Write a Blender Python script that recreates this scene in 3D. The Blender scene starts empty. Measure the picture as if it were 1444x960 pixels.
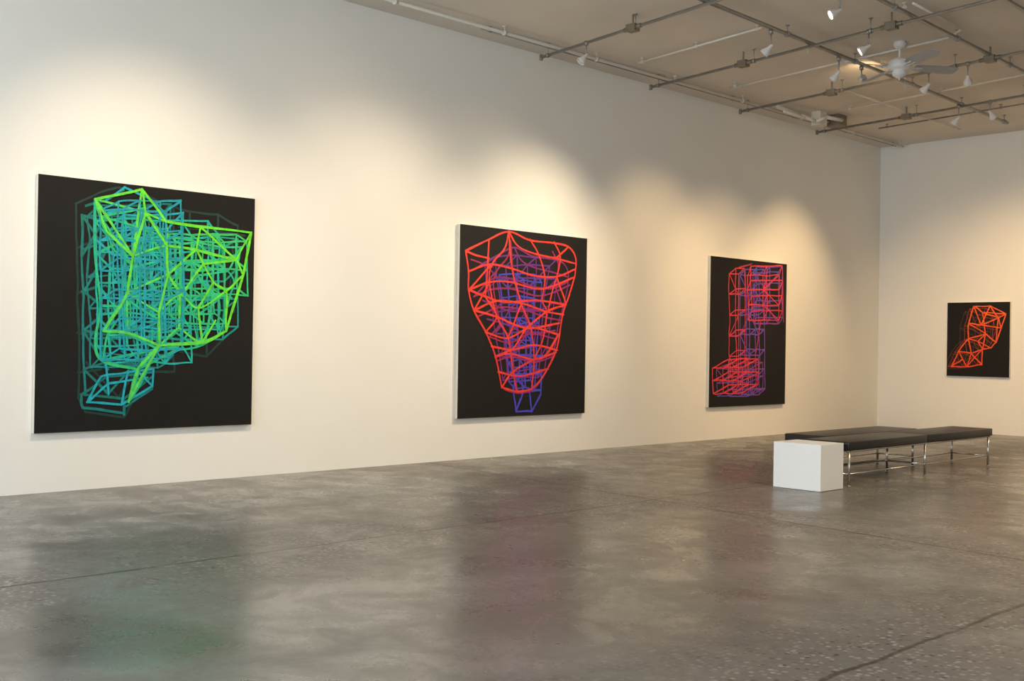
import bpy, bmesh, math, random
import numpy as np
from mathutils import Vector, Matrix
random.seed(7)
sc = bpy.context.scene
COL = sc.collection
try:
    sc.view_settings.view_transform = 'Standard'
    sc.view_settings.look = 'None'
except Exception:
    pass

# ------------------------------------------------------------------ room
D, L, HC = 10.289, 19.56, 5.2          # left wall at x=-D, back wall y=L, ceiling z=HC
XR, YF = 3.2, -3.0                     # right wall, front wall (behind the camera)

def lin(c):
    return tuple(((v/255)/12.92 if v/255 <= .04045 else ((v/255+.055)/1.055)**2.4) for v in c)

# ------------------------------------------------------------------ materials
def new_mat(name):
    m = bpy.data.materials.new(name); m.use_nodes = True
    nt = m.node_tree; b = nt.nodes['Principled BSDF']
    return m, nt, b

def simple(name, rgb, rough=.5, metal=0., noise=.06, scale=8., bump=0., emit=None, es=0., spec=.5):
    m, nt, b = new_mat(name)
    N, Lk = nt.nodes, nt.links
    tc = N.new('ShaderNodeTexCoord'); n = N.new('ShaderNodeTexNoise')
    n.inputs['Scale'].default_value = scale; n.inputs['Detail'].default_value = 3
    Lk.new(tc.outputs['Object'], n.inputs['Vector'])
    r = N.new('ShaderNodeValToRGB')
    r.color_ramp.elements[0].position = .3; r.color_ramp.elements[1].position = .7
    r.color_ramp.elements[0].color = tuple(c*(1-noise) for c in rgb)+(1,)
    r.color_ramp.elements[1].color = tuple(min(1, c*(1+noise)) for c in rgb)+(1,)
    Lk.new(n.outputs['Fac'], r.inputs['Fac']); Lk.new(r.outputs['Color'], b.inputs['Base Color'])
    b.inputs['Roughness'].default_value = rough; b.inputs['Metallic'].default_value = metal
    b.inputs['Specular IOR Level'].default_value = spec
    if bump:
        bp = N.new('ShaderNodeBump'); bp.inputs['Strength'].default_value = bump; bp.inputs['Distance'].default_value = .01
        Lk.new(n.outputs['Fac'], bp.inputs['Height']); Lk.new(bp.outputs['Normal'], b.inputs['Normal'])
    if emit:
        b.inputs['Emission Color'].default_value = emit+(1,); b.inputs['Emission Strength'].default_value = es
    return m

M_wall = simple('wall_plaster', (.86, .84, .79), .9, noise=.01, scale=1.3)
M_ceil = simple('ceiling_paint', (.70, .65, .58), .9, noise=.06, scale=.8)
M_black = simple('black_ground_paint', (.0060, .0050, .0046), .75, noise=.15, scale=6, spec=.35)
M_canvas = simple('raw_canvas_edge', (.68, .64, .56), .9, noise=.05, scale=60, bump=.2)
M_white = simple('plinth_white_paint', (.86, .87, .88), .55, noise=.01)
M_leather = simple('black_leather', (.010, .009, .008), .38, noise=.2, scale=30, bump=.15)
M_chrome = simple('brushed_chrome', (.62, .61, .58), .22, 1., noise=.03)
M_pipe = simple('galvanized_conduit', (.34, .33, .31), .45, .75, noise=.12, scale=12)
M_wpipe = simple('painted_conduit', (.70, .67, .61), .6, noise=.03)
M_box = simple('junction_box_steel', (.24, .21, .16), .5, .6, noise=.1)
M_fan = simple('fan_white_enamel', (.72, .72, .70), .35, noise=.02)
M_blade = simple('fan_blade_grey', (.34, .36, .38), .4, noise=.05)
M_head = simple('spotlight_white_enamel', (.70, .68, .65), .35, noise=.02)
M_lens = simple('spotlight_glowing_lens', (1, .9, .7), .3, emit=(1., .84, .58), es=22.)
M_lensoff = simple('spotlight_unlit_lens', (.6, .6, .58), .15)

def paint_mat():
    m, nt, b = new_mat('artist_acrylic_strokes')
    N, Lk = nt.nodes, nt.links
    a = N.new('ShaderNodeAttribute'); a.attribute_name = 'stroke_color'
    tc = N.new('ShaderNodeTexCoord'); n = N.new('ShaderNodeTexNoise')
    n.inputs['Scale'].default_value = 14; n.inputs['Detail'].default_value = 6; n.inputs['Roughness'].default_value = .7
    Lk.new(tc.outputs['Object'], n.inputs['Vector'])
    mr = N.new('ShaderNodeMapRange'); mr.inputs[1].default_value = .3; mr.inputs[2].default_value = .7
    mr.inputs[3].default_value = .6; mr.inputs[4].default_value = 1.15
    Lk.new(n.outputs['Fac'], mr.inputs[0])
    mx = N.new('ShaderNodeVectorMath'); mx.operation = 'SCALE'
    Lk.new(a.outputs['Color'], mx.inputs[0]); Lk.new(mr.outputs[0], mx.inputs['Scale'])
    Lk.new(mx.outputs[0], b.inputs['Base Color'])
    b.inputs['Roughness'].default_value = .5
    return m
M_paint = paint_mat()

def floor_mat():
    m, nt, b = new_mat('polished_concrete')
    N, Lk = nt.nodes, nt.links
    tc = N.new('ShaderNodeTexCoord'); P = tc.outputs['Object']
    def noise(s, d=5, r=.6, dist=0.):
        n = N.new('ShaderNodeTexNoise'); n.inputs['Scale'].default_value = s; n.inputs['Detail'].default_value = d
        n.inputs['Roughness'].default_value = r; n.inputs['Distortion'].default_value = dist
        Lk.new(P, n.inputs['Vector']); return n.outputs['Fac']
    def math_(op, a, b_=None, c=None, clamp=False):
        n = N.new('ShaderNodeMath'); n.operation = op; n.use_clamp = clamp
        for i, v in enumerate((a, b_, c)):
            if v is None: continue
            if isinstance(v, (int, float)): n.inputs[i].default_value = v
            else: Lk.new(v, n.inputs[i])
        return n.outputs[0]
    def rng(v, a, b_, c, d):
        n = N.new('ShaderNodeMapRange'); Lk.new(v, n.inputs[0])
        for i, x in enumerate((a, b_, c, d)): n.inputs[i+1].default_value = x
        return n.outputs[0]
    def mix(f, a, b_, mode='MIX'):
        n = N.new('ShaderNodeMix'); n.data_type = 'RGBA'; n.blend_type = mode
        if isinstance(f, (int, float)): n.inputs[0].default_value = f
        else: Lk.new(f, n.inputs[0])
        for i, v in ((6, a), (7, b_)):
            if isinstance(v, tuple): n.inputs[i].default_value = v+(1,)
            else: Lk.new(v, n.inputs[i])
        return n.outputs[2]
    sp = N.new('ShaderNodeSeparateXYZ'); Lk.new(P, sp.inputs[0])
    big = noise(.5, 5, .62, .5); mid = noise(2.0, 7, .70, .4); fine = noise(30, 5, .7)
    wob = rng(noise(1.2, 4), 0, 1, -.05, .05)
    X = math_('ADD', sp.outputs[0], wob); Y = math_('ADD', sp.outputs[1], wob)
    dx1 = math_('ABSOLUTE', math_('ADD', X, 6.52)); dx2 = math_('ABSOLUTE', math_('ADD', X, 2.5))
    yl = math_('ADD', Y, math_('MULTIPLY', sp.outputs[0], .11))        # slightly skew joint
    dy1 = math_('ABSOLUTE', math_('SUBTRACT', yl, 7.5))
    dj = math_('MINIMUM', math_('MINIMUM', dx1, dx2), dy1)
    crack = rng(dj, .008, .02, 1, 0)
    crack = math_('MULTIPLY', crack, rng(noise(3.1, 4), .3, .55, .45, 1))
    # base
    c = mix(rng(big, .40, .60, 0, 1), (.112, .100, .086), (.232, .222, .206))
    c = mix(rng(mid, .40, .62, 0, .65), c, (.104, .092, .079))
    c = mix(rng(fine, .35, .75, 0, .3), c, (.27, .258, .24))
    # newer smooth slab beyond the right-hand joint
    c = mix(rng(X, -2.52, -2.48, 0, .6), c, (.25, .245, .235))
    # exposed aggregate along joints
    agg_m = rng(dj, .25, 1.1, 1, 0)
    agg_m = math_('MULTIPLY', agg_m, rng(noise(.8, 4), .36, .50, 0, 1))
    v = N.new('ShaderNodeTexVoronoi'); v.inputs['Scale'].default_value = 30; Lk.new(P, v.inputs['Vector'])
    stone = rng(v.outputs['Distance'], .30, .48, 1, 0)
    sh = N.new('ShaderNodeSeparateColor'); Lk.new(v.outputs['Color'], sh.inputs[0])
    stc = mix(sh.outputs[0], (.022, .018, .016), (.40, .36, .32))
    aggc = mix(stone, (.165, .148, .13), stc)
    c = mix(math_('MULTIPLY', agg_m, .95), c, aggc)
    # light scuff marks
    scf = rng(noise(5, 7, .75, 1.2), .66, .76, 0, .4)
    c = mix(scf, c, (.38, .37, .35))
    c = mix(math_('MULTIPLY', crack, .85), c, (.02, .017, .014))
    Lk.new(c, b.inputs['Base Color'])
    ro = rng(mid, .3, .7, .17, .40)
    ro = math_('ADD', ro, math_('MULTIPLY', agg_m, .12))
    Lk.new(ro, b.inputs['Roughness'])
    b.inputs['Specular IOR Level'].default_value = .5
    bp = N.new('ShaderNodeBump'); bp.inputs['Strength'].default_value = .12; bp.inputs['Distance'].default_value = .01
    h = math_('SUBTRACT', math_('MULTIPLY', mid, .5), math_('MULTIPLY', crack, 1.0))
    Lk.new(h, bp.inputs['Height']); Lk.new(bp.outputs['Normal'], b.inputs['Normal'])
    return m
M_floor = floor_mat()

# ------------------------------------------------------------------ mesh helpers
def obj(name, me, parent=None):
    o = bpy.data.objects.new(name, me); COL.objects.link(o)
    if parent: o.parent = parent
    return o
def empty(name, loc=(0, 0, 0)):
    o = bpy.data.objects.new(name, None); o.empty_display_size = .1; o.location = loc; COL.objects.link(o); return o
def bm_box(bm, x0, x1, y0, y1, z0, z1, mi=0):
    vs = [bm.verts.new(p) for p in ((x0,y0,z0),(x1,y0,z0),(x1,y1,z0),(x0,y1,z0),(x0,y0,z1),(x1,y0,z1),(x1,y1,z1),(x0,y1,z1))]
    for f in ((0,3,2,1),(4,5,6,7),(0,1,5,4),(1,2,6,5),(2,3,7,6),(3,0,4,7)):
        bm.faces.new([vs[i] for i in f]).material_index = mi
def finish(bm, name, mats, parent=None, bevel=0., smooth=False, segs=2):
    me = bpy.data.meshes.new(name); bm.normal_update(); bm.to_mesh(me); bm.free()
    for m in mats: me.materials.append(m)
    if smooth:
        for p in me.polygons: p.use_smooth = True
    o = obj(name, me, parent)
    if bevel:
        b = o.modifiers.new('bevel', 'BEVEL'); b.width = bevel; b.segments = segs; b.limit_method = 'ANGLE'
    return o
def box(name, x0, x1, y0, y1, z0, z1, mat, parent=None, bevel=0., segs=2):
    bm = bmesh.new(); bm_box(bm, x0, x1, y0, y1, z0, z1); return finish(bm, name, [mat], parent, bevel, False, segs)
def bm_tube(bm, a, b, r, seg=12, r2=None, cap=True, mi=0):
    a, b = Vector(a), Vector(b); d = b-a; q = d.to_track_quat('Z', 'Y'); r2 = r if r2 is None else r2
    A, B = [], []
    for i in range(seg):
        t = 2*math.pi*i/seg; v = Vector((math.cos(t), math.sin(t), 0))
        A.append(bm.verts.new(a+q @ (v*r))); B.append(bm.verts.new(b+q @ (v*r2)))
    for i in range(seg):
        f = bm.faces.new((A[i], A[(i+1) % seg], B[(i+1) % seg], B[i])); f.smooth = True; f.material_index = mi
    if cap:
        bm.faces.new(A[::-1]).material_index = mi; bm.faces.new(B).material_index = mi
def bm_path(bm, pts, r, seg=10, mi=0):
    for p, q in zip(pts, pts[1:]): bm_tube(bm, p, q, r, seg, mi=mi)
    for p in pts[1:-1]:
        bmesh.ops.create_uvsphere(bm, u_segments=seg, v_segments=6, radius=r, matrix=Matrix.Translation(p))
def lathe(bm, prof, seg=24, mat=Matrix(), mi=0):
    rings = []
    for r, z in prof:
        rings.append([bm.verts.new(mat @ Vector((r*math.cos(2*math.pi*i/seg), r*math.sin(2*math.pi*i/seg), z))) for i in range(seg)])
    for a, b in zip(rings, rings[1:]):
        for i in range(seg):
            f = bm.faces.new((a[i], a[(i+1) % seg], b[(i+1) % seg], b[i])); f.smooth = True; f.material_index = mi
    if prof[0][0] > 1e-4: bm.faces.new(rings[0][::-1]).material_index = mi
    if prof[-1][0] > 1e-4: bm.faces.new(rings[-1]).material_index = mi

# ------------------------------------------------------------------ shell
T = .15
box('floor', -D-T, XR+T, YF-T, L+T, -.12, 0, M_floor)
box('ceiling', -D-T, XR+T, YF-T, L+T, HC, HC+.12, M_ceil)
box('wall_left', -D-T, -D, YF-T, L+T, 0, HC, M_wall)
box('wall_back', -D, XR, L, L+T, 0, HC, M_wall)
box('wall_right', XR, XR+T, YF-T, L+T, 0, HC, M_wall)
# front wall with a shop-front window opening
WX0, WX1, WZ0, WZ1 = -9.2, 1.8, .5, 4.3
bm = bmesh.new()
bm_box(bm, -D, WX0, YF-T, YF, 0, HC); bm_box(bm, WX1, XR, YF-T, YF, 0, HC)
bm_box(bm, WX0, WX1, YF-T, YF, 0, WZ0); bm_box(bm, WX0, WX1, YF-T, YF, WZ1, HC)
finish(bm, 'wall_front', [M_wall])
bm = bmesh.new()
n = 6
for i in range(n+1):
    x = WX0+(WX1-WX0)*i/n
    bm_box(bm, max(WX0, x-.03), min(WX1, x+.03), YF-.1, YF-.04, WZ0, WZ1)
bm_box(bm, WX0, WX1, YF-.099, YF-.041, WZ0, WZ0+.06); bm_box(bm, WX0, WX1, YF-.099, YF-.041, WZ1-.06, WZ1)
finish(bm, 'window_1', [M_pipe])

# ------------------------------------------------------------------ paintings
def homography(src, dst):
    A = []
    for (x, y), (u, v) in zip(src, dst):
        A.append([x, y, 1, 0, 0, 0, -u*x, -u*y, -u]); A.append([0, 0, 0, x, y, 1, -v*x, -v*y, -v])
    return np.linalg.svd(np.array(A, float))[2][-1].reshape(3, 3)

def resample(pts, step=.03, curve=True):
    P = [Vector(p) for p in pts]
    if len(P) == 2 or not curve:
        out = []
        for a, b in zip(P, P[1:]):
            n = max(1, int((b-a).length/step))
            out += [a.lerp(b, i/n) for i in range(n)]
        return out+[P[-1]]
    out = []
    Q = [P[0]*2-P[1]]+P+[P[-1]*2-P[-2]]
    for i in range(1, len(Q)-2):
        p0, p1, p2, p3 = Q[i-1:i+3]; n = max(2, int((p2-p1).length/step))
        for k in range(n):
            t = k/n
            out.append(.5*((2*p1)+(p2-p0)*t+(2*p0-5*p1+4*p2-p3)*t*t+(3*p1-p0-3*p2+p3)*t**3))
    return out+[P[-1]]

class Art:
    """flat artwork: every stroke is a thin raised ribbon of paint lying on the canvas (local u right, v up, metres)"""
    def __init__(s, quad, w, h):
        s.H = homography(quad, ((0, h), (w, h), (w, 0), (0, 0))); s.w = w; s.h = h
        s.v = []; s.f = []; s.c = []; s.z = 0.0
    def uv(s, p):
        q = s.H @ np.array([p[0], p[1], 1.]); return Vector((q[0]/q[2], q[1]/q[2]))
    def poly(s, pts, width, c1, c2=None):
        """straight brush strokes meeting at corners"""
        n = len(pts)-1; c2 = c2 or c1
        for i in range(n):
            s.stroke((pts[i], pts[i+1]), width, mix3(c1, c2, i/n), mix3(c1, c2, (i+1)/n))
    def stroke(s, pts, width, col, col2=None, curve=True, jit=.004):
        P = resample([s.uv(p) for p in pts], curve=curve)
        s.z += .00002
        n = len(P); col2 = col2 or col; base = len(s.v)
        a1, a2 = random.gauss(0, jit), random.gauss(0, jit); T_ = (P[-1]-P[0]); Ln = T_.length
        T_ = T_.normalized() if Ln > 1e-6 else Vector((1, 0)); Nn = Vector((-T_.y, T_.x))
        P = [p+Nn*(a1*math.sin(math.pi*i/max(1, n-1))+a2*.6*math.sin(2*math.pi*i/max(1, n-1))) for i, p in enumerate(P)]
        wv = 1.
        for i, p in enumerate(P):
            d = (P[min(i+1, n-1)]-P[max(i-1, 0)])
            d = d.normalized() if d.length > 1e-6 else Vector((1, 0))
            nrm = Vector((-d.y, d.x))
            wv = .8*wv+.2*(1+random.uniform(-.5, .5))
            hw = width*.5*wv*(.8 if i in (0, n-1) else 1)
            pp = p - d*(width*.45) if i == 0 else (p + d*(width*.45) if i == n-1 else p)
            t = i/max(1, n-1); cc = [a*(1-t)+b*t for a, b in zip(col, col2)]
            for sgn in (-1, 1):
                q = pp+nrm*hw*sgn
                q = Vector((min(max(q.x, .004), s.w-.004), min(max(q.y, .004), s.h-.004)))
                s.v.append((q.x, q.y, s.z)); s.c.append(cc)
        for i in range(n-1):
            a = base+2*i; s.f.append((a, a+2, a+3, a+1))
    def net(s, nodes, edges, width, colf, off=(0, 0), sc=1., org=(0, 0), jit=.004):
        for e in edges.split():
            k = e.split('-'); pts = []
            for q in k:
                x, y = nodes[q]; pts.append((org[0]+(x-org[0])*sc+off[0], org[1]+(y-org[1])*sc+off[1]))
            s.stroke(pts, width*random.uniform(.85, 1.12), colf(pts[0]), colf(pts[-1]), jit=jit)
    def cubes(s, P0, cell, dep, cells, width, colf, warp=2.5, diag=.25, dwarp=None):
        """lattice of oblique cubes; cells = set of (col,row)"""
        nd = {}
        def node(i, j, k):
            if (i, j, k) not in nd:
                x = P0[0]+i*cell[0]+k*dep[0]+random.uniform(-warp, warp); y = P0[1]+j*cell[1]+k*dep[1]+random.uniform(-warp, warp)
                if dwarp: x, y = dwarp(x, y)
                nd[(i, j, k)] = (x, y)
            return nd[(i, j, k)]
        es = set()
        for (i, j) in sorted(cells):
            c = [(i, j), (i+1, j), (i+1, j+1), (i, j+1)]
            for a in range(4):
                for k in (0, 1): es.add(tuple(sorted((c[a]+(k,), c[(a+1) % 4]+(k,)))))
                es.add((c[a]+(0,), c[a]+(1,)))
            if random.random() < diag: es.add(((i, j, 0), (i+1, j+1, 0)) if random.random() < .5 else ((i+1, j, 0), (i, j+1, 0)))
        for a, b in sorted(es):
            p, q = node(*a), node(*b)
            s.stroke((p, q), width*random.uniform(.8, 1.15), colf(p), colf(q))
    def build(s, name, parent, mtx):
        me = bpy.data.meshes.new(name); me.from_pydata(s.v, [], s.f)
        at = me.color_attributes.new('stroke_color', 'FLOAT_COLOR', 'POINT')
        for i, c in enumerate(s.c): at.data[i].color = (*c, 1)
        me.materials.append(M_paint)
        o = obj(name, me, parent); o.matrix_local = mtx
        return o

def painting(name, w, h, mtx, art, depth=.055):
    """local frame: x right along canvas, y up, z out of the wall; origin lower-left at wall face"""
    e = empty(name); e.matrix_world = mtx
    bm = bmesh.new(); bm_box(bm, 0, w, 0, h, .004, depth-.001, 0)
    bm.faces.ensure_lookup_table()
    bm.faces[1].material_index = 1
    finish(bm, 'stretched_canvas', [M_canvas, M_black], e, .004)
    art.build('paint_strokes', e, Matrix.Translation((0, 0, depth)))
    return e

def mix3(a, b, t):
    t = max(0, min(1, t)); return tuple(x*(1-t)+y*t for x, y in zip(a, b))
def grid(nc, nr, cut=99): return {(i, j) for i in range(nc) for j in range(nr) if i+j < cut}

# --- painting A : green / teal lattice
w1, h1 = 6.2256-3.9986, 2.8812-.544
A = Art(((56,245),(361,280),(353,600),(45,610)), w1, h1)
darkteal, teal, cyan, grn, lime = lin((14,58,54)), lin((14,116,104)), lin((26,172,190)), lin((24,196,128)), lin((112,236,48))
def cf(c1, c2, y0=280, y1=560): return lambda p: mix3(c1, c2, (p[1]-y0)/(y1-y0))
for st in [((108,287),(140,272),(168,264),(205,274),(235,288),(268,298),(308,302),(336,318)), ((108,287),(109,350),(108,420),(110,500),(108,560)),
           ((336,318),(334,360),(328,400),(330,440)), ((243,495),(244,524),(212,524)), ((245,290),(243,340),(246,380)), ((268,298),(266,340)), ((308,302),(306,350)),
           ((322,470),(290,503),(245,494)), ((290,503),(288,470)), ((108,350),(135,338)), ((108,412),(140,404)), ((108,468),(140,474)), ((108,524),(140,520)),
           ((118,580),(172,588),(182,570)), ((108,560),(118,580)), ((252,320),(300,325),(345,332)), ((330,330),(328,372),(322,420)), ((120,510),(165,560),(190,520))]:
    A.poly(st, .022, darkteal)
for st in [((116,303),(115,360),(117,420),(116,480),(118,556)), ((116,303),(145,312)), ((122,290),(150,282),(175,268)), ((115,352),(150,338)), ((115,410),(148,402),(180,415)),
           ((115,465),(150,470),(190,462)), ((116,520),(145,510),(185,512)), ((112,555),(148,530),(214,524)), ((112,555),(114,574),(172,582)), ((148,530),(150,556)),
           ((214,524),(212,548),(176,572)), ((112,555),(172,562),(214,530)), ((172,562),(172,584)), ((116,303),(150,352),(118,410)), ((117,410),(150,438),(116,465)),
           ((116,520),(150,555),(180,520)), ((116,360),(146,310)), ((116,465),(150,520)), ((196,462),(198,500),(200,540)), ((245,340),(300,350),(320,345))]:
    A.poly(st, .023, teal, mix3(teal, cyan, .3))
# boxy column lattices beneath
A.cubes((124, 306), (32, 42), (20, -17), grid(3, 5), .017, cf(teal, mix3(teal, cyan, .4)))
A.cubes((200, 352), (38, 42), (22, -16), grid(3, 3, 5), .019, cf(mix3(teal, grn, .6), mix3(teal, cyan, .5)))
A.cubes((158, 322), (27, 38), (18, -20), grid(3, 4), .019, cf(cyan, mix3(cyan, grn, .4)))
A.cubes((152, 334), (39, 44), (-16, -24), grid(4, 4, 6), .021, cf(mix3(grn, cyan, .4), mix3(grn, cyan, .6)), diag=.5)
for st in [((140,530),(178,524),(214,520)), ((120,566),(150,540),(205,532)), ((120,566),(168,570),(212,544)), ((140,530),(120,566)), ((178,524),(168,570)), ((150,282),(176,264),(214,282),(232,300)),
           ((152,300),(190,296),(232,300)), ((135,338),(160,360),(190,352)), ((146,500),(150,555)), ((190,520),(212,544)), ((214,520),(212,544))]:
    A.poly(st, .022, cyan)
for st in [((134,282),(134,360),(140,430),(132,480),(142,508),(190,520)), ((142,508),(150,470)), ((140,430),(166,432)), ((134,360),(160,345)), ((246,330),(248,400),(252,460)), ((300,340),(298,420),(288,480)),
           ((252,372),(300,366),(330,360)), ((255,440),(285,415),(325,420)), ((142,508),(196,498),(245,488)), ((190,520),(245,494))]:
    A.stroke(st, .025, mix3(grn, cyan, .35), mix3(grn, lime, .15))
nodes1 = dict(A=(134,281),B=(166,289),C=(205,300),D=(200,267),E=(233,312),F=(282,320),G=(354,328),H=(150,326),I=(186,361),J=(234,346),K=(276,352),L=(333,366),
  N=(178,412),O=(236,386),P=(286,372),Q=(300,398),R=(342,388),S=(222,440),T=(252,416),U=(278,434),V=(318,410),X=(144,466),Y=(178,470),Z=(222,487),
  a=(250,462),b=(283,483),c=(317,467),d=(302,452),e=(192,518),f=(178,566),g=(166,430),h=(160,372))
E1 = ('A-D D-E E-F-G A-B-C-E D-C A-H I-H C-I C-J E-J I-J J-K-L F-K F-L G-L I-N J-O K-O K-P L-P P-Q L-R G-R N-O O-S O-T P-T Q-V Q-U R-V '
      'S-T-U-V N-X N-Y X-Y-Z S-Z T-a a-Z U-b Z-b-c R-c V-c d-b a-b Z-e e-f Z-f A-I N-S D-I')
A.cubes((236, 330), (32, 38), (16, 12), {(0,0),(1,0),(2,0),(0,1),(1,1),(2,1),(0,2),(1,2)}, .019, cf(mix3(grn, lime, .2), grn, 330, 480), warp=2, diag=.5)
A.net(nodes1, E1, .019, cf(mix3(grn, lime, .1), mix3(grn, cyan, .25)), off=(-3, 20), sc=.90, org=(240, 330), jit=.01)
A.net(nodes1, E1, .022, lambda p: mix3(mix3(grn, lime, .2), lime, (p[0]-140)/120*.6+(470-p[1])/200*.45), jit=.006)
# cyan column read through on top of the left half
A.cubes((142, 296), (30, 42), (24, -14), grid(3, 5), .019, cf(mix3(cyan, teal, .2), cyan), diag=.15)
A.net(nodes1, 'A-D D-E E-F-G A-H H-I I-N N-X G-R R-c Z-b-c Z-e e-f Z-f X-Y-Z D-C C-J J-O O-S S-Z A-I C-I', .023, lambda p: mix3(mix3(grn, lime, .5), lime, (p[0]-130)/110*.5+(480-p[1])/200*.6), jit=.004)
M1 = Matrix(((0,0,1,-D),(1,0,0,3.9986),(0,1,0,.544),(0,0,0,1)))
painting('wireframe_painting', w1, h1, M1, A)

# --- painting B : red funnel
w2, h2 = 11.367-9.0655, 2.868-.504
Bq = Art(((650,315),(829,337),(823,583),(643,590)), w2, h2)
red, mag, pur, blu = lin((250,62,42)), lin((172,32,84)), lin((108,42,140)), lin((74,70,200))
funnel = [((657,353),(688,338),(718,326),(748,338),(780,342),(802,348),(812,364),(811,388)),
  ((657,353),(661,382),(661,408),(668,437),(684,468),(697,502),(706,546)), ((811,388),(802,418),(793,445),(784,494),(764,532),(748,549)),
  ((706,546),(727,552),(748,549)),
  ((718,326),(730,346),(752,357),(782,364),(811,372)), ((657,353),(672,360),(690,364)),
  ((661,382),(690,372),(722,378),(752,388),(785,390),(811,380)), ((661,408),(690,398),(718,398),(756,408),(780,404),(808,392)),
  ((661,408),(685,418),(712,426),(756,424),(798,430)), ((668,437),(700,424),(735,428),(770,440),(794,444)), ((668,437),(700,446),(742,462),(788,456)),
  ((684,468),(715,476),(748,462),(787,472)), ((692,488),(722,492),(752,486),(785,494)), ((697,503),(718,498),(752,506),(783,497)), ((701,524),(734,530),(772,520)), 
  ((718,326),(712,350),(694,372),(690,398),(700,446),(715,476),(722,524),(727,552)), ((690,338),(688,372),(684,418)), ((718,326),(722,378),(735,428),(748,462),(752,506),(748,549)),
  ((748,338),(760,360),(768,392),(764,424),(770,440),(764,480),(752,506)), ((782,342),(790,362),(785,390),(780,404),(772,440)), ((802,348),(785,364)),
  ((661,408),(694,372)), ((668,437),(690,398)), ((684,418),(700,446),(684,468)), ((735,428),(715,476)), ((742,462),(722,492)), ((742,462),(770,440),(798,430)),
  ((787,472),(768,500),(752,506)), ((722,492),(697,502)), ((785,390),(798,430)), ((706,546),(722,524),(752,506))]
def tf(st, cx, cy_, sx, sy, dx, dy): return [(cx+(x-cx)*sx+dx, cy_+(y-cy_)*sy+dy) for x, y in st]
def funl(x, y):      # taper toward the spout
    k = 1-.48*max(0, (y-370)/180); return (736+(x-736)*k, y)
Bq.cubes((684, 374), (30, 32), (14, -12), grid(3, 5), .020, cf(pur, mix3(pur, mag, .4), 380, 540), dwarp=funl)
Bq.cubes((702, 388), (26, 30), (13, 9), grid(2, 5), .022, cf(blu, mix3(blu, pur, .2), 380, 540), dwarp=funl, diag=.5)
for st in funnel[:12:2]: Bq.stroke(tf(st, 738, 440, .80, .90, 4, 12), .022, mix3(pur, mag, .3), mix3(pur, mag, .6), jit=.008)
for st in [((724,528),(762,526)), ((762,526),(761,556)), ((761,556),(748,580)), ((748,580),(726,580)), ((726,580),(736,552)), ((736,552),(734,528)), ((736,552),(761,550)), ((748,580),(745,552)), ((734,528),(722,545),(726,580)),
           ((712,500),(765,502)), ((720,530),(722,500)), ((748,470),(746,528))]:
    Bq.poly(st, .029, blu)
for st in funnel[3::2]: Bq.stroke(tf(st, 738, 440, .92, .95, 1, 8), .022, mag, mix3(mag, pur, .4), jit=.008)
for st in funnel: Bq.stroke(st, .0255, red, mix3(red, mag, .1) if st[-1][1] < 500 else mix3(red, mag, .35))
M2 = Matrix(((0,0,1,-D),(1,0,0,9.0655),(0,1,0,.504),(0,0,0,1)))
painting('wireframe_painting', w2, h2, M2, Bq)

# --- painting C : crimson / violet stepped box column
w3, h3 = 16.323-14.189, 2.825-.5035
C = Art(((1003,360),(1110,373),(1106,570),(998,574)), w3, h3)
cr, vi, mg = lin((236,52,60)), lin((96,74,190)), lin((160,42,110))
C.cubes((1044, 388), (13, 28), (8, -8), grid(2, 6), .021, cf(vi, mix3(vi, mg, .4), 380, 560), warp=.8, diag=.6)
C.cubes((1062, 384), (18, 24), (5, -8), grid(2, 3), .021, cf(vi, mix3(vi, mg, .6), 380, 460), warp=.8, diag=.4)
C.cubes((1010, 520), (15, 19), (20, -9), grid(3, 2), .016, cf(mg, vi, 500, 560), warp=.8, diag=.3)
C.cubes((1028, 386), (13, 29), (9, -8), grid(1, 5), .020, cf(mix3(cr, mg, .2), mix3(cr, mg, .45), 380, 520), warp=.8, diag=.6)
C.cubes((1054, 388), (22, 21), (5, -13), {(0,0),(1,0),(0,1),(1,1),(0,2),(1,2)}, .021, cf(cr, mix3(cr, mg, .35), 380, 460), warp=.8, diag=.6)
C.cubes((1004, 518), (14, 18), (22, -12), grid(3, 2), .022, cf(cr, mix3(cr, mg, .25), 510, 560), warp=.6, diag=.4)
for st in [((1042,377),(1060,372)), ((1103,376),(1104,454)), ((1072,454),(1064,500),(1066,552)), ((1040,505),(1038,540))]: C.poly(st, .020, mix3(cr, mg, .3), mg)
M3 = Matrix(((0,0,1,-D),(1,0,0,14.189),(0,1,0,.5035),(0,0,0,1)))
painting('wireframe_painting', w3, h3, M3, C)

# --- painting D : small orange
w4, h4 = 8.9493-7.85, 2.2844-.9881
Dq = Art(((1336,427),(1424,425),(1424,532),(1335,530)), w4, h4)
org, dor = lin((255,100,20)), lin((80,30,10))
od = dict(A=(1373,432),B=(1396,431),C=(1418,442),D=(1385,440),E=(1412,462),F=(1405,482),G=(1390,470),H=(1366,456),I=(1366,477),J=(1384,458),K=(1398,490),L=(1386,492),M=(1385,514),N=(1364,517),O=(1342,517),P=(1352,495),Q=(1370,498),R=(1358,506),S=(1408,448),T=(1379,481),U=(1352,492))
OE = 'A-B A-D D-C B-C A-H H-I C-E E-F F-G G-I B-J A-J D-G C-J H-J J-E H-G S-F I-P F-K K-L L-M G-L I-T L-T T-K P-Q Q-L P-O O-N N-M P-R R-N O-R Q-N Q-M I-Q G-T B-S S-E D-S L-N'
Dq.net(od, OE, .012, lambda p: dor, off=(-13, 5), sc=.95, org=(1380, 475))
Dq.net(od, OE, .011, lambda p: mix3(dor, org, .2), off=(-6, 2), sc=.97, org=(1380, 475))
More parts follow.
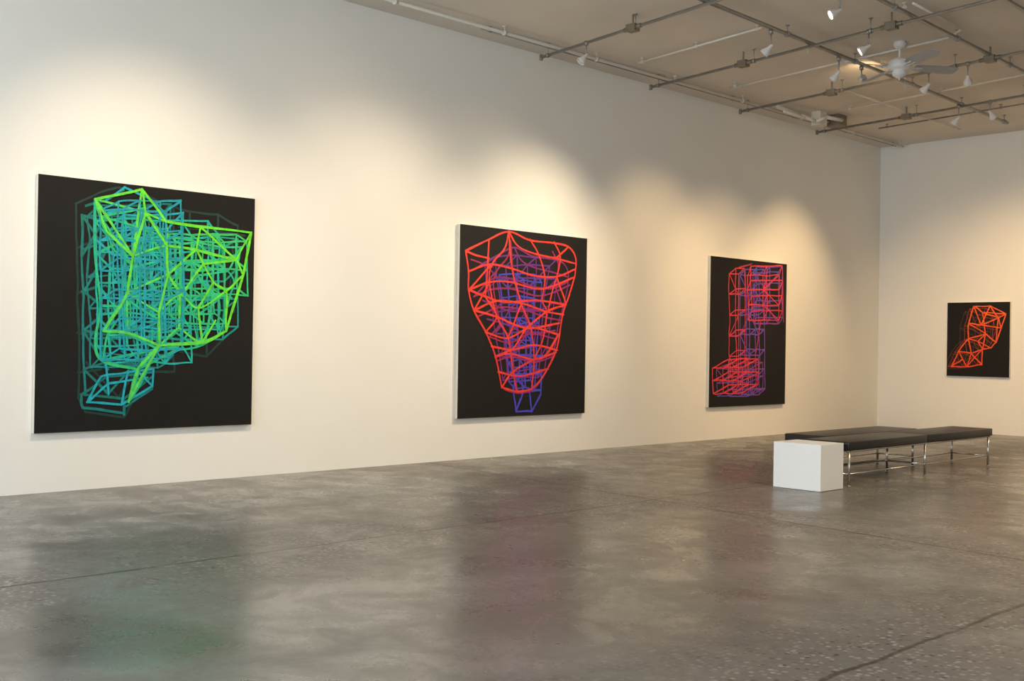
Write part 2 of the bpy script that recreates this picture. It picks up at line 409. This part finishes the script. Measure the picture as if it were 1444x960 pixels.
Dq.net(od, OE, .021, lambda p: mix3(org, lin((255,66,20)), (p[1]-440)/90))
M4 = Matrix(((1,0,0,-8.9493),(0,0,-1,L),(0,1,0,.9881),(0,0,0,1)))
painting('wireframe_painting', w4, h4, M4, Dq)

# ------------------------------------------------------------------ plinth
bm = bmesh.new(); bm_box(bm, -6.38, -5.84, 9.975, 10.415, .004, .465)
bm_box(bm, -6.36, -5.86, 9.995, 10.395, 0, .004)
finish(bm, 'white_display_plinth', [M_white], None, .003)

# ------------------------------------------------------------------ benches
def bench(name, x0, x1, y0, y1, nb, legs=True):
    e = empty(name, ((x0+x1)/2, (y0+y1)/2, 0)); ox, oy = e.location.x, e.location.y
    X0, X1, Y0, Y1 = x0-ox, x1-ox, y0-oy, y1-oy
    bm = bmesh.new(); ly = (Y1-Y0)/nb
    for i in range(nb):
        bm_box(bm, X0, X1, Y0+i*ly+.002, Y0+(i+1)*ly-.002, .375, .465)
    o = finish(bm, 'seat_cushion', [M_leather], e, .012, True, 4)
    bm = bmesh.new()
    a = .03; zt, zr = .365, .13; r = .012
    for x in (X0+a, X1-a):
        bm_tube(bm, (x, Y0+.02, zt), (x, Y1-.02, zt), r); bm_tube(bm, (x, Y0+.06, zr), (x, Y1-.06, zr), r*.75)
    ys = [Y0+.06]+[Y0+i*ly for i in range(1, nb)]+[Y1-.06]
    for y in ys:
        for x in (X0+a, X1-a):
            bm_tube(bm, (x, y, .0), (x, y, .376), r*1.15)
            bm_tube(bm, (x, y, .0), (x, y, .012), .02)
        bm_tube(bm, (X0+a, y, zt), (X1-a, y, zt), r); bm_tube(bm, (X0+a, y, zr), (X1-a, y, zr), r*.75)
    finish(bm, 'chrome_frame', [M_chrome], e)
    bm = bmesh.new(); bm_box(bm, X0+.05, X1-.05, Y0+.03, Y1-.03, .366, .378)
    finish(bm, 'seat_board', [M_leather], e)
    return e
bench('leather_bench', -6.38, -5.86, 10.56, 14.08, 2)
bench('leather_bench', -6.93, -6.41, 11.05, 13.2, 1)

# ------------------------------------------------------------------ ceiling conduit grid (aligned slightly off the walls)
ZP = 5.05
def yc(k, x): return (10.16, 12.36, 14.54, 16.78)[k] - .145*(x+9.95)
def xl(j, y): return (-7.18, -5.78, -4.8)[j] - .03*(y-10)
def conduit(name, pts, r, mat, hang=None, zc=HC):
    bm = bmesh.new(); bm_path(bm, [Vector(p) for p in pts], r)
    if hang:
        a, b = Vector(pts[0]), Vector(pts[-1]); n = max(2, int((b-a).length/1.6))
        for i in range(n+1):
            p = a.lerp(b, (i+.08)/(n+.16)) if n else a
            bm_tube(bm, p, (p.x, p.y, zc+.01), .006, 6)
            bm_tube(bm, (p.x, p.y, zc-.012), (p.x, p.y, zc+.01), .025, 10)
            d = (b-a).normalized(); bm_tube(bm, p-d*.02, p+d*.02, r*1.5, 10)
    return finish(bm, name, [mat])
for k in range(4):
    x0, x1 = -9.97, (2.4 if k else 1.5)
    e = empty('ceiling_conduit', (x0, yc(k, x0), ZP)); 
    o = conduit('pipe', [(x0, yc(k, x0), ZP), (x1, yc(k, x1), ZP)], .019, M_pipe, True)
    o.parent = e; o.matrix_parent_inverse = Matrix.Translation(-e.location)
    # junction boxes with nipples
    bm = bmesh.new()
    for x in (-8.28, -6.3+.2*k, -3.2):
        y = yc(k, x)
        bm_box(bm, x-.065, x+.065, y-.05, y+.05, ZP-.045, ZP+.04)
        bm_tube(bm, (x-.14, y+.145*.14, ZP), (x+.14, y-.145*.14, ZP), .027, 12)
        bm_tube(bm, (x, y, ZP+.04), (x, y, HC+.01), .012, 8)
    bm_tube(bm, (x0-.01, yc(k, x0), ZP-.035), (x0-.01, yc(k, x0), ZP+.035), .024, 10)
    j = finish(bm, 'junction_boxes', [M_box], None, .006); j.parent = e; j.matrix_parent_inverse = Matrix.Translation(-e.location)
for j in range(3):
    y0, y1 = 3.0, (18.25, 18.0, 18.0)[j]
    e = empty('ceiling_conduit', (xl(j, y0), y0, ZP+.05))
    o = conduit('pipe', [(xl(j, y0), y0, ZP+.045), (xl(j, y1), y1, ZP+.045)], .024, M_pipe, True)
    o.parent = e; o.matrix_parent_inverse = Matrix.Translation(-e.location)
# white conduits
def wc(pts, r=.014, mat=None):
    e = empty('white_conduit' if mat is None else 'ceiling_conduit', pts[0])
    o = conduit('pipe', pts, r, mat or M_wpipe, True); o.parent = e; o.matrix_parent_inverse = Matrix.Translation(-e.location)
wc([(-9.68, 2.5, 5.12), (-9.72, 19.3, 5.12)], .02)
wc([(-9.84, 9.0, 5.15), (-9.86, 19.3, 5.15)], .013, M_pipe)
wc([(-9.45, 13.5, 5.15), (-6.0, 13.05, 5.15), (-5.75, 12.8, 5.15), (-5.7, 11.5, 5.15)])
wc([(-9.0, 15.9, 5.15), (-2.5, 14.95, 5.15)])
wc([(-9.5, 11.5, 5.15), (-7.4, 11.2, 5.15)])
wc([(-8.3, 14.6, 5.15), (-8.35, 18.6, 5.15)], .012)
wc([(-9.3, 17.6, 5.15), (-3.0, 16.75, 5.15)], .012, M_pipe)
# electrical cluster next to the wall (between the wall and the long white conduit)
e = empty('electrical_conduit_cluster', (-9.5, 16, 5.1))
bm = bmesh.new()
bm_path(bm, [Vector(p) for p in ((-9.56, 14.9, 5.13), (-9.52, 15.5, 5.08), (-9.40, 15.75, 5.0), (-9.30, 15.9, 5.08), (-9.28, 16.35, 5.1))], .03)
bm_path(bm, [Vector(p) for p in ((-9.50, 15.0, 5.06), (-9.46, 15.9, 5.03), (-9.5, 16.4, 5.1))], .02)
bm_box(bm, -9.56, -9.40, 15.9, 16.1, 4.98, 5.2)
o = finish(bm, 'bent_conduits', [M_wpipe]); o.parent = e; o.matrix_parent_inverse = Matrix.Translation(-e.location)
bm = bmesh.new(); bm_box(bm, -9.55, -9.3, 16.3, 16.55, 5.02, 5.2)
o = finish(bm, 'steel_box', [M_box], None, .008); o.parent = e; o.matrix_parent_inverse = Matrix.Translation(-e.location)

# ------------------------------------------------------------------ spotlights
WARM = (1.0, .80, .54)
WARM2 = (1.0, .67, .33)
def spot(pos, aim, watt=0., size=60, zpipe=ZP, lit=True, blend=1., col=WARM):
    e = empty('track_spotlight', pos); P = Vector(pos)
    d = (Vector(aim)-P).normalized(); q = d.to_track_quat('Z', 'Y').to_matrix().to_4x4() @ Matrix.Scale(.85, 4)
    bm = bmesh.new()
    up = zpipe-pos[2]
    bm_tube(bm, (0, 0, .0), (0, 0, up), .008, 8)
    bm_tube(bm, (0, 0, up-.03), (0, 0, up+.02), .027, 12)
    bmesh.ops.create_uvsphere(bm, u_segments=12, v_segments=8, radius=.02)
    finish(bm, 'stem_and_clamp', [M_pipe], e)
    bm = bmesh.new()
    lathe(bm, [(.012, -.03), (.022, -.02), (.026, .03), (.034, .05), (.06, .10), (.066, .125), (.066, .135), (.058, .135), (.05, .115)], 20, q)
    finish(bm, 'lamp_housing', [M_head], e, smooth=True)
    bm = bmesh.new(); lathe(bm, [(.0005, .134), (.03, .131), (.054, .118)], 20, q)
    finish(bm, 'lens', [M_lens if lit else M_lensoff], e)
    if watt:
        ld = bpy.data.lights.new('lamp', 'SPOT'); ld.energy = watt; ld.color = col; ld.spot_size = math.radians(size)
        ld.spot_blend = blend; ld.shadow_soft_size = .05
        lo = bpy.data.objects.new('lamp', ld); COL.objects.link(lo); lo.parent = e
        lo.matrix_local = Matrix.Translation(d*.16) @ d.to_track_quat('-Z', 'Y').to_matrix().to_4x4()
    return e
def wl(y, z=1.85): return (-D, y, z)
W0 = 640
spot((xl(0, 4.4), 4.4, 4.88), wl(5.1), W0*.68, 70)
spot((xl(0, 7.6), 7.6, 4.88), wl(7.6), W0*.42, 72)
spot((xl(0, 11.1), 11.1, 4.88), wl(10.3), W0*.8, 66)
spot((xl(0, 12.7), 12.7, 4.88), wl(12.9), W0*.45, 68, col=WARM2)
spot((xl(0, 13.3), 13.3, 4.90), (-7.75, 14.5, 5.25), 22, 100, col=WARM2)
spot((xl(0, 16.35), 16.35, 4.88), wl(16.4), W0*.7, 64, col=WARM2)
spot((-9.1, yc(0, -9.1), 4.9), wl(7.5, 1.5), 0, lit=False)
spot((-6.4, yc(1, -6.4), 4.88), wl(9.2), W0*.5, 60)
spot((-6.15, 10.76, 5.0), wl(6.3), W0*.45, 60, zpipe=HC)
spot((-6.75, yc(2, -6.75), 4.88), wl(14.6, 1.8), W0*.6, 58, col=WARM2)
spot((-6.2, yc(2, -6.2), 4.88), (-8.35, L, 1.6), W0*1.05, 50, col=WARM2)
spot((-6.9, yc(3, -6.9), 4.9), (-6.0, L, 1.8), W0*.35, 100, col=WARM2)
# added fill lamps, unseen to the right, to light the floor and warm the bounce
spot((-3.2, 8.5, 4.95), (-3.4, 9.5, 0), W0*.9, 130, zpipe=HC)
spot((-1.5, 14.5, 4.95), (-3.0, 15.5, 0), W0*1.3, 130, zpipe=HC, col=WARM2)

# ------------------------------------------------------------------ ceiling fan
FX, FY = -6.62, 13.02
e = empty('ceiling_fan', (FX, FY, 4.9))
bm = bmesh.new()
lathe(bm, [(.075, .31), (.075, .27), (.06, .235), (.025, .215), (.014, .21), (.014, .11), (.04, .10), (.11, .085), (.135, .055), (.14, .0), (.125, -.03), (.08, -.045), (.075, -.06), (.085, -.075), (.08, -.105), (.05, -.13), (.012, -.14), (.008, -.17)], 28)
finish(bm, 'motor_housing', [M_fan], e, smooth=True)
for i in range(4):
    a = math.radians(58+90*i)
    R = Matrix.Rotation(a, 4, 'Z') @ Matrix.Rotation(math.radians(-15), 4, 'X')
    bm = bmesh.new()
    prof = [(.20, .055), (.26, .072), (.45, .082), (.66, .090), (.74, .082), (.775, .055), (.785, .0)]
    top = [(x, y) for x, y in prof]+[(x, -y) for x, y in prof[::-1][1:]]
    up = [bm.verts.new(R @ Vector((x, y, .004))) for x, y in top]; dn = [bm.verts.new(R @ Vector((x, y, -.004))) for x, y in top]
    bm.faces.new(up); bm.faces.new(dn[::-1])
    for k in range(len(top)):
        k2 = (k+1) % len(top); bm.faces.new((up[k2], up[k], dn[k], dn[k2]))
    bmesh.ops.recalc_face_normals(bm, faces=bm.faces[:])
    finish(bm, 'blade_%d' % (i+1), [M_blade], e)
    bm = bmesh.new()
    R2 = Matrix.Rotation(a, 4, 'Z')
    for s_ in (-1, 1):
        bm_tube(bm, R2 @ Vector((.1, s_*.015, -.02)), R2 @ Vector((.2, s_*.035, -.012)), .008, 8)
        bm_tube(bm, R2 @ Vector((.2, s_*.035, -.012)), R2 @ Vector((.3, s_*.03, -.010)), .008, 8)
    finish(bm, 'blade_iron_%d' % (i+1), [M_fan], e)
bm = bmesh.new(); bm_tube(bm, (.05, .05, -.1), (.05, .05, -.26), .002, 6); bmesh.ops.create_uvsphere(bm, u_segments=8, v_segments=6, radius=.008, matrix=Matrix.Translation((.05, .05, -.26)))
finish(bm, 'pull_chain', [M_fan], e)

# ------------------------------------------------------------------ daylight
w = bpy.data.worlds.new('sky'); sc.world = w; w.use_nodes = True
w.node_tree.nodes['Background'].inputs[0].default_value = (.75, .86, 1, 1); w.node_tree.nodes['Background'].inputs[1].default_value = 1.0
ad = bpy.data.lights.new('window_daylight', 'AREA'); ad.shape = 'RECTANGLE'; ad.size = WX1-WX0-.2; ad.size_y = WZ1-WZ0-.2
ad.energy = 700; ad.color = (.87, .95, 1.0)
ao = bpy.data.objects.new('window_daylight', ad); COL.objects.link(ao)
ao.location = ((WX0+WX1)/2, YF+.02, (WZ0+WZ1)/2); ao.rotation_euler = (math.radians(90), 0, 0)

# ------------------------------------------------------------------ camera
yaw, pitch, roll, F = .79837, .00469, .01547, 1589.577
f = Vector((-math.sin(yaw)*math.cos(pitch), math.cos(yaw)*math.cos(pitch), math.sin(pitch)))
r = Vector((math.cos(yaw), math.sin(yaw), 0)); u = r.cross(f)
r2 = r*math.cos(roll)+u*math.sin(roll); u2 = -r*math.sin(roll)+u*math.cos(roll)
cam = bpy.data.cameras.new('camera'); cam.sensor_width = 36; cam.lens = F*36/1444; cam.clip_start = .05
co = bpy.data.objects.new('camera', cam); COL.objects.link(co)
co.matrix_world = Matrix(((r2.x, u2.x, -f.x, 0), (r2.y, u2.y, -f.y, 0), (r2.z, u2.z, -f.z, 1.4), (0, 0, 0, 1)))
sc.camera = co
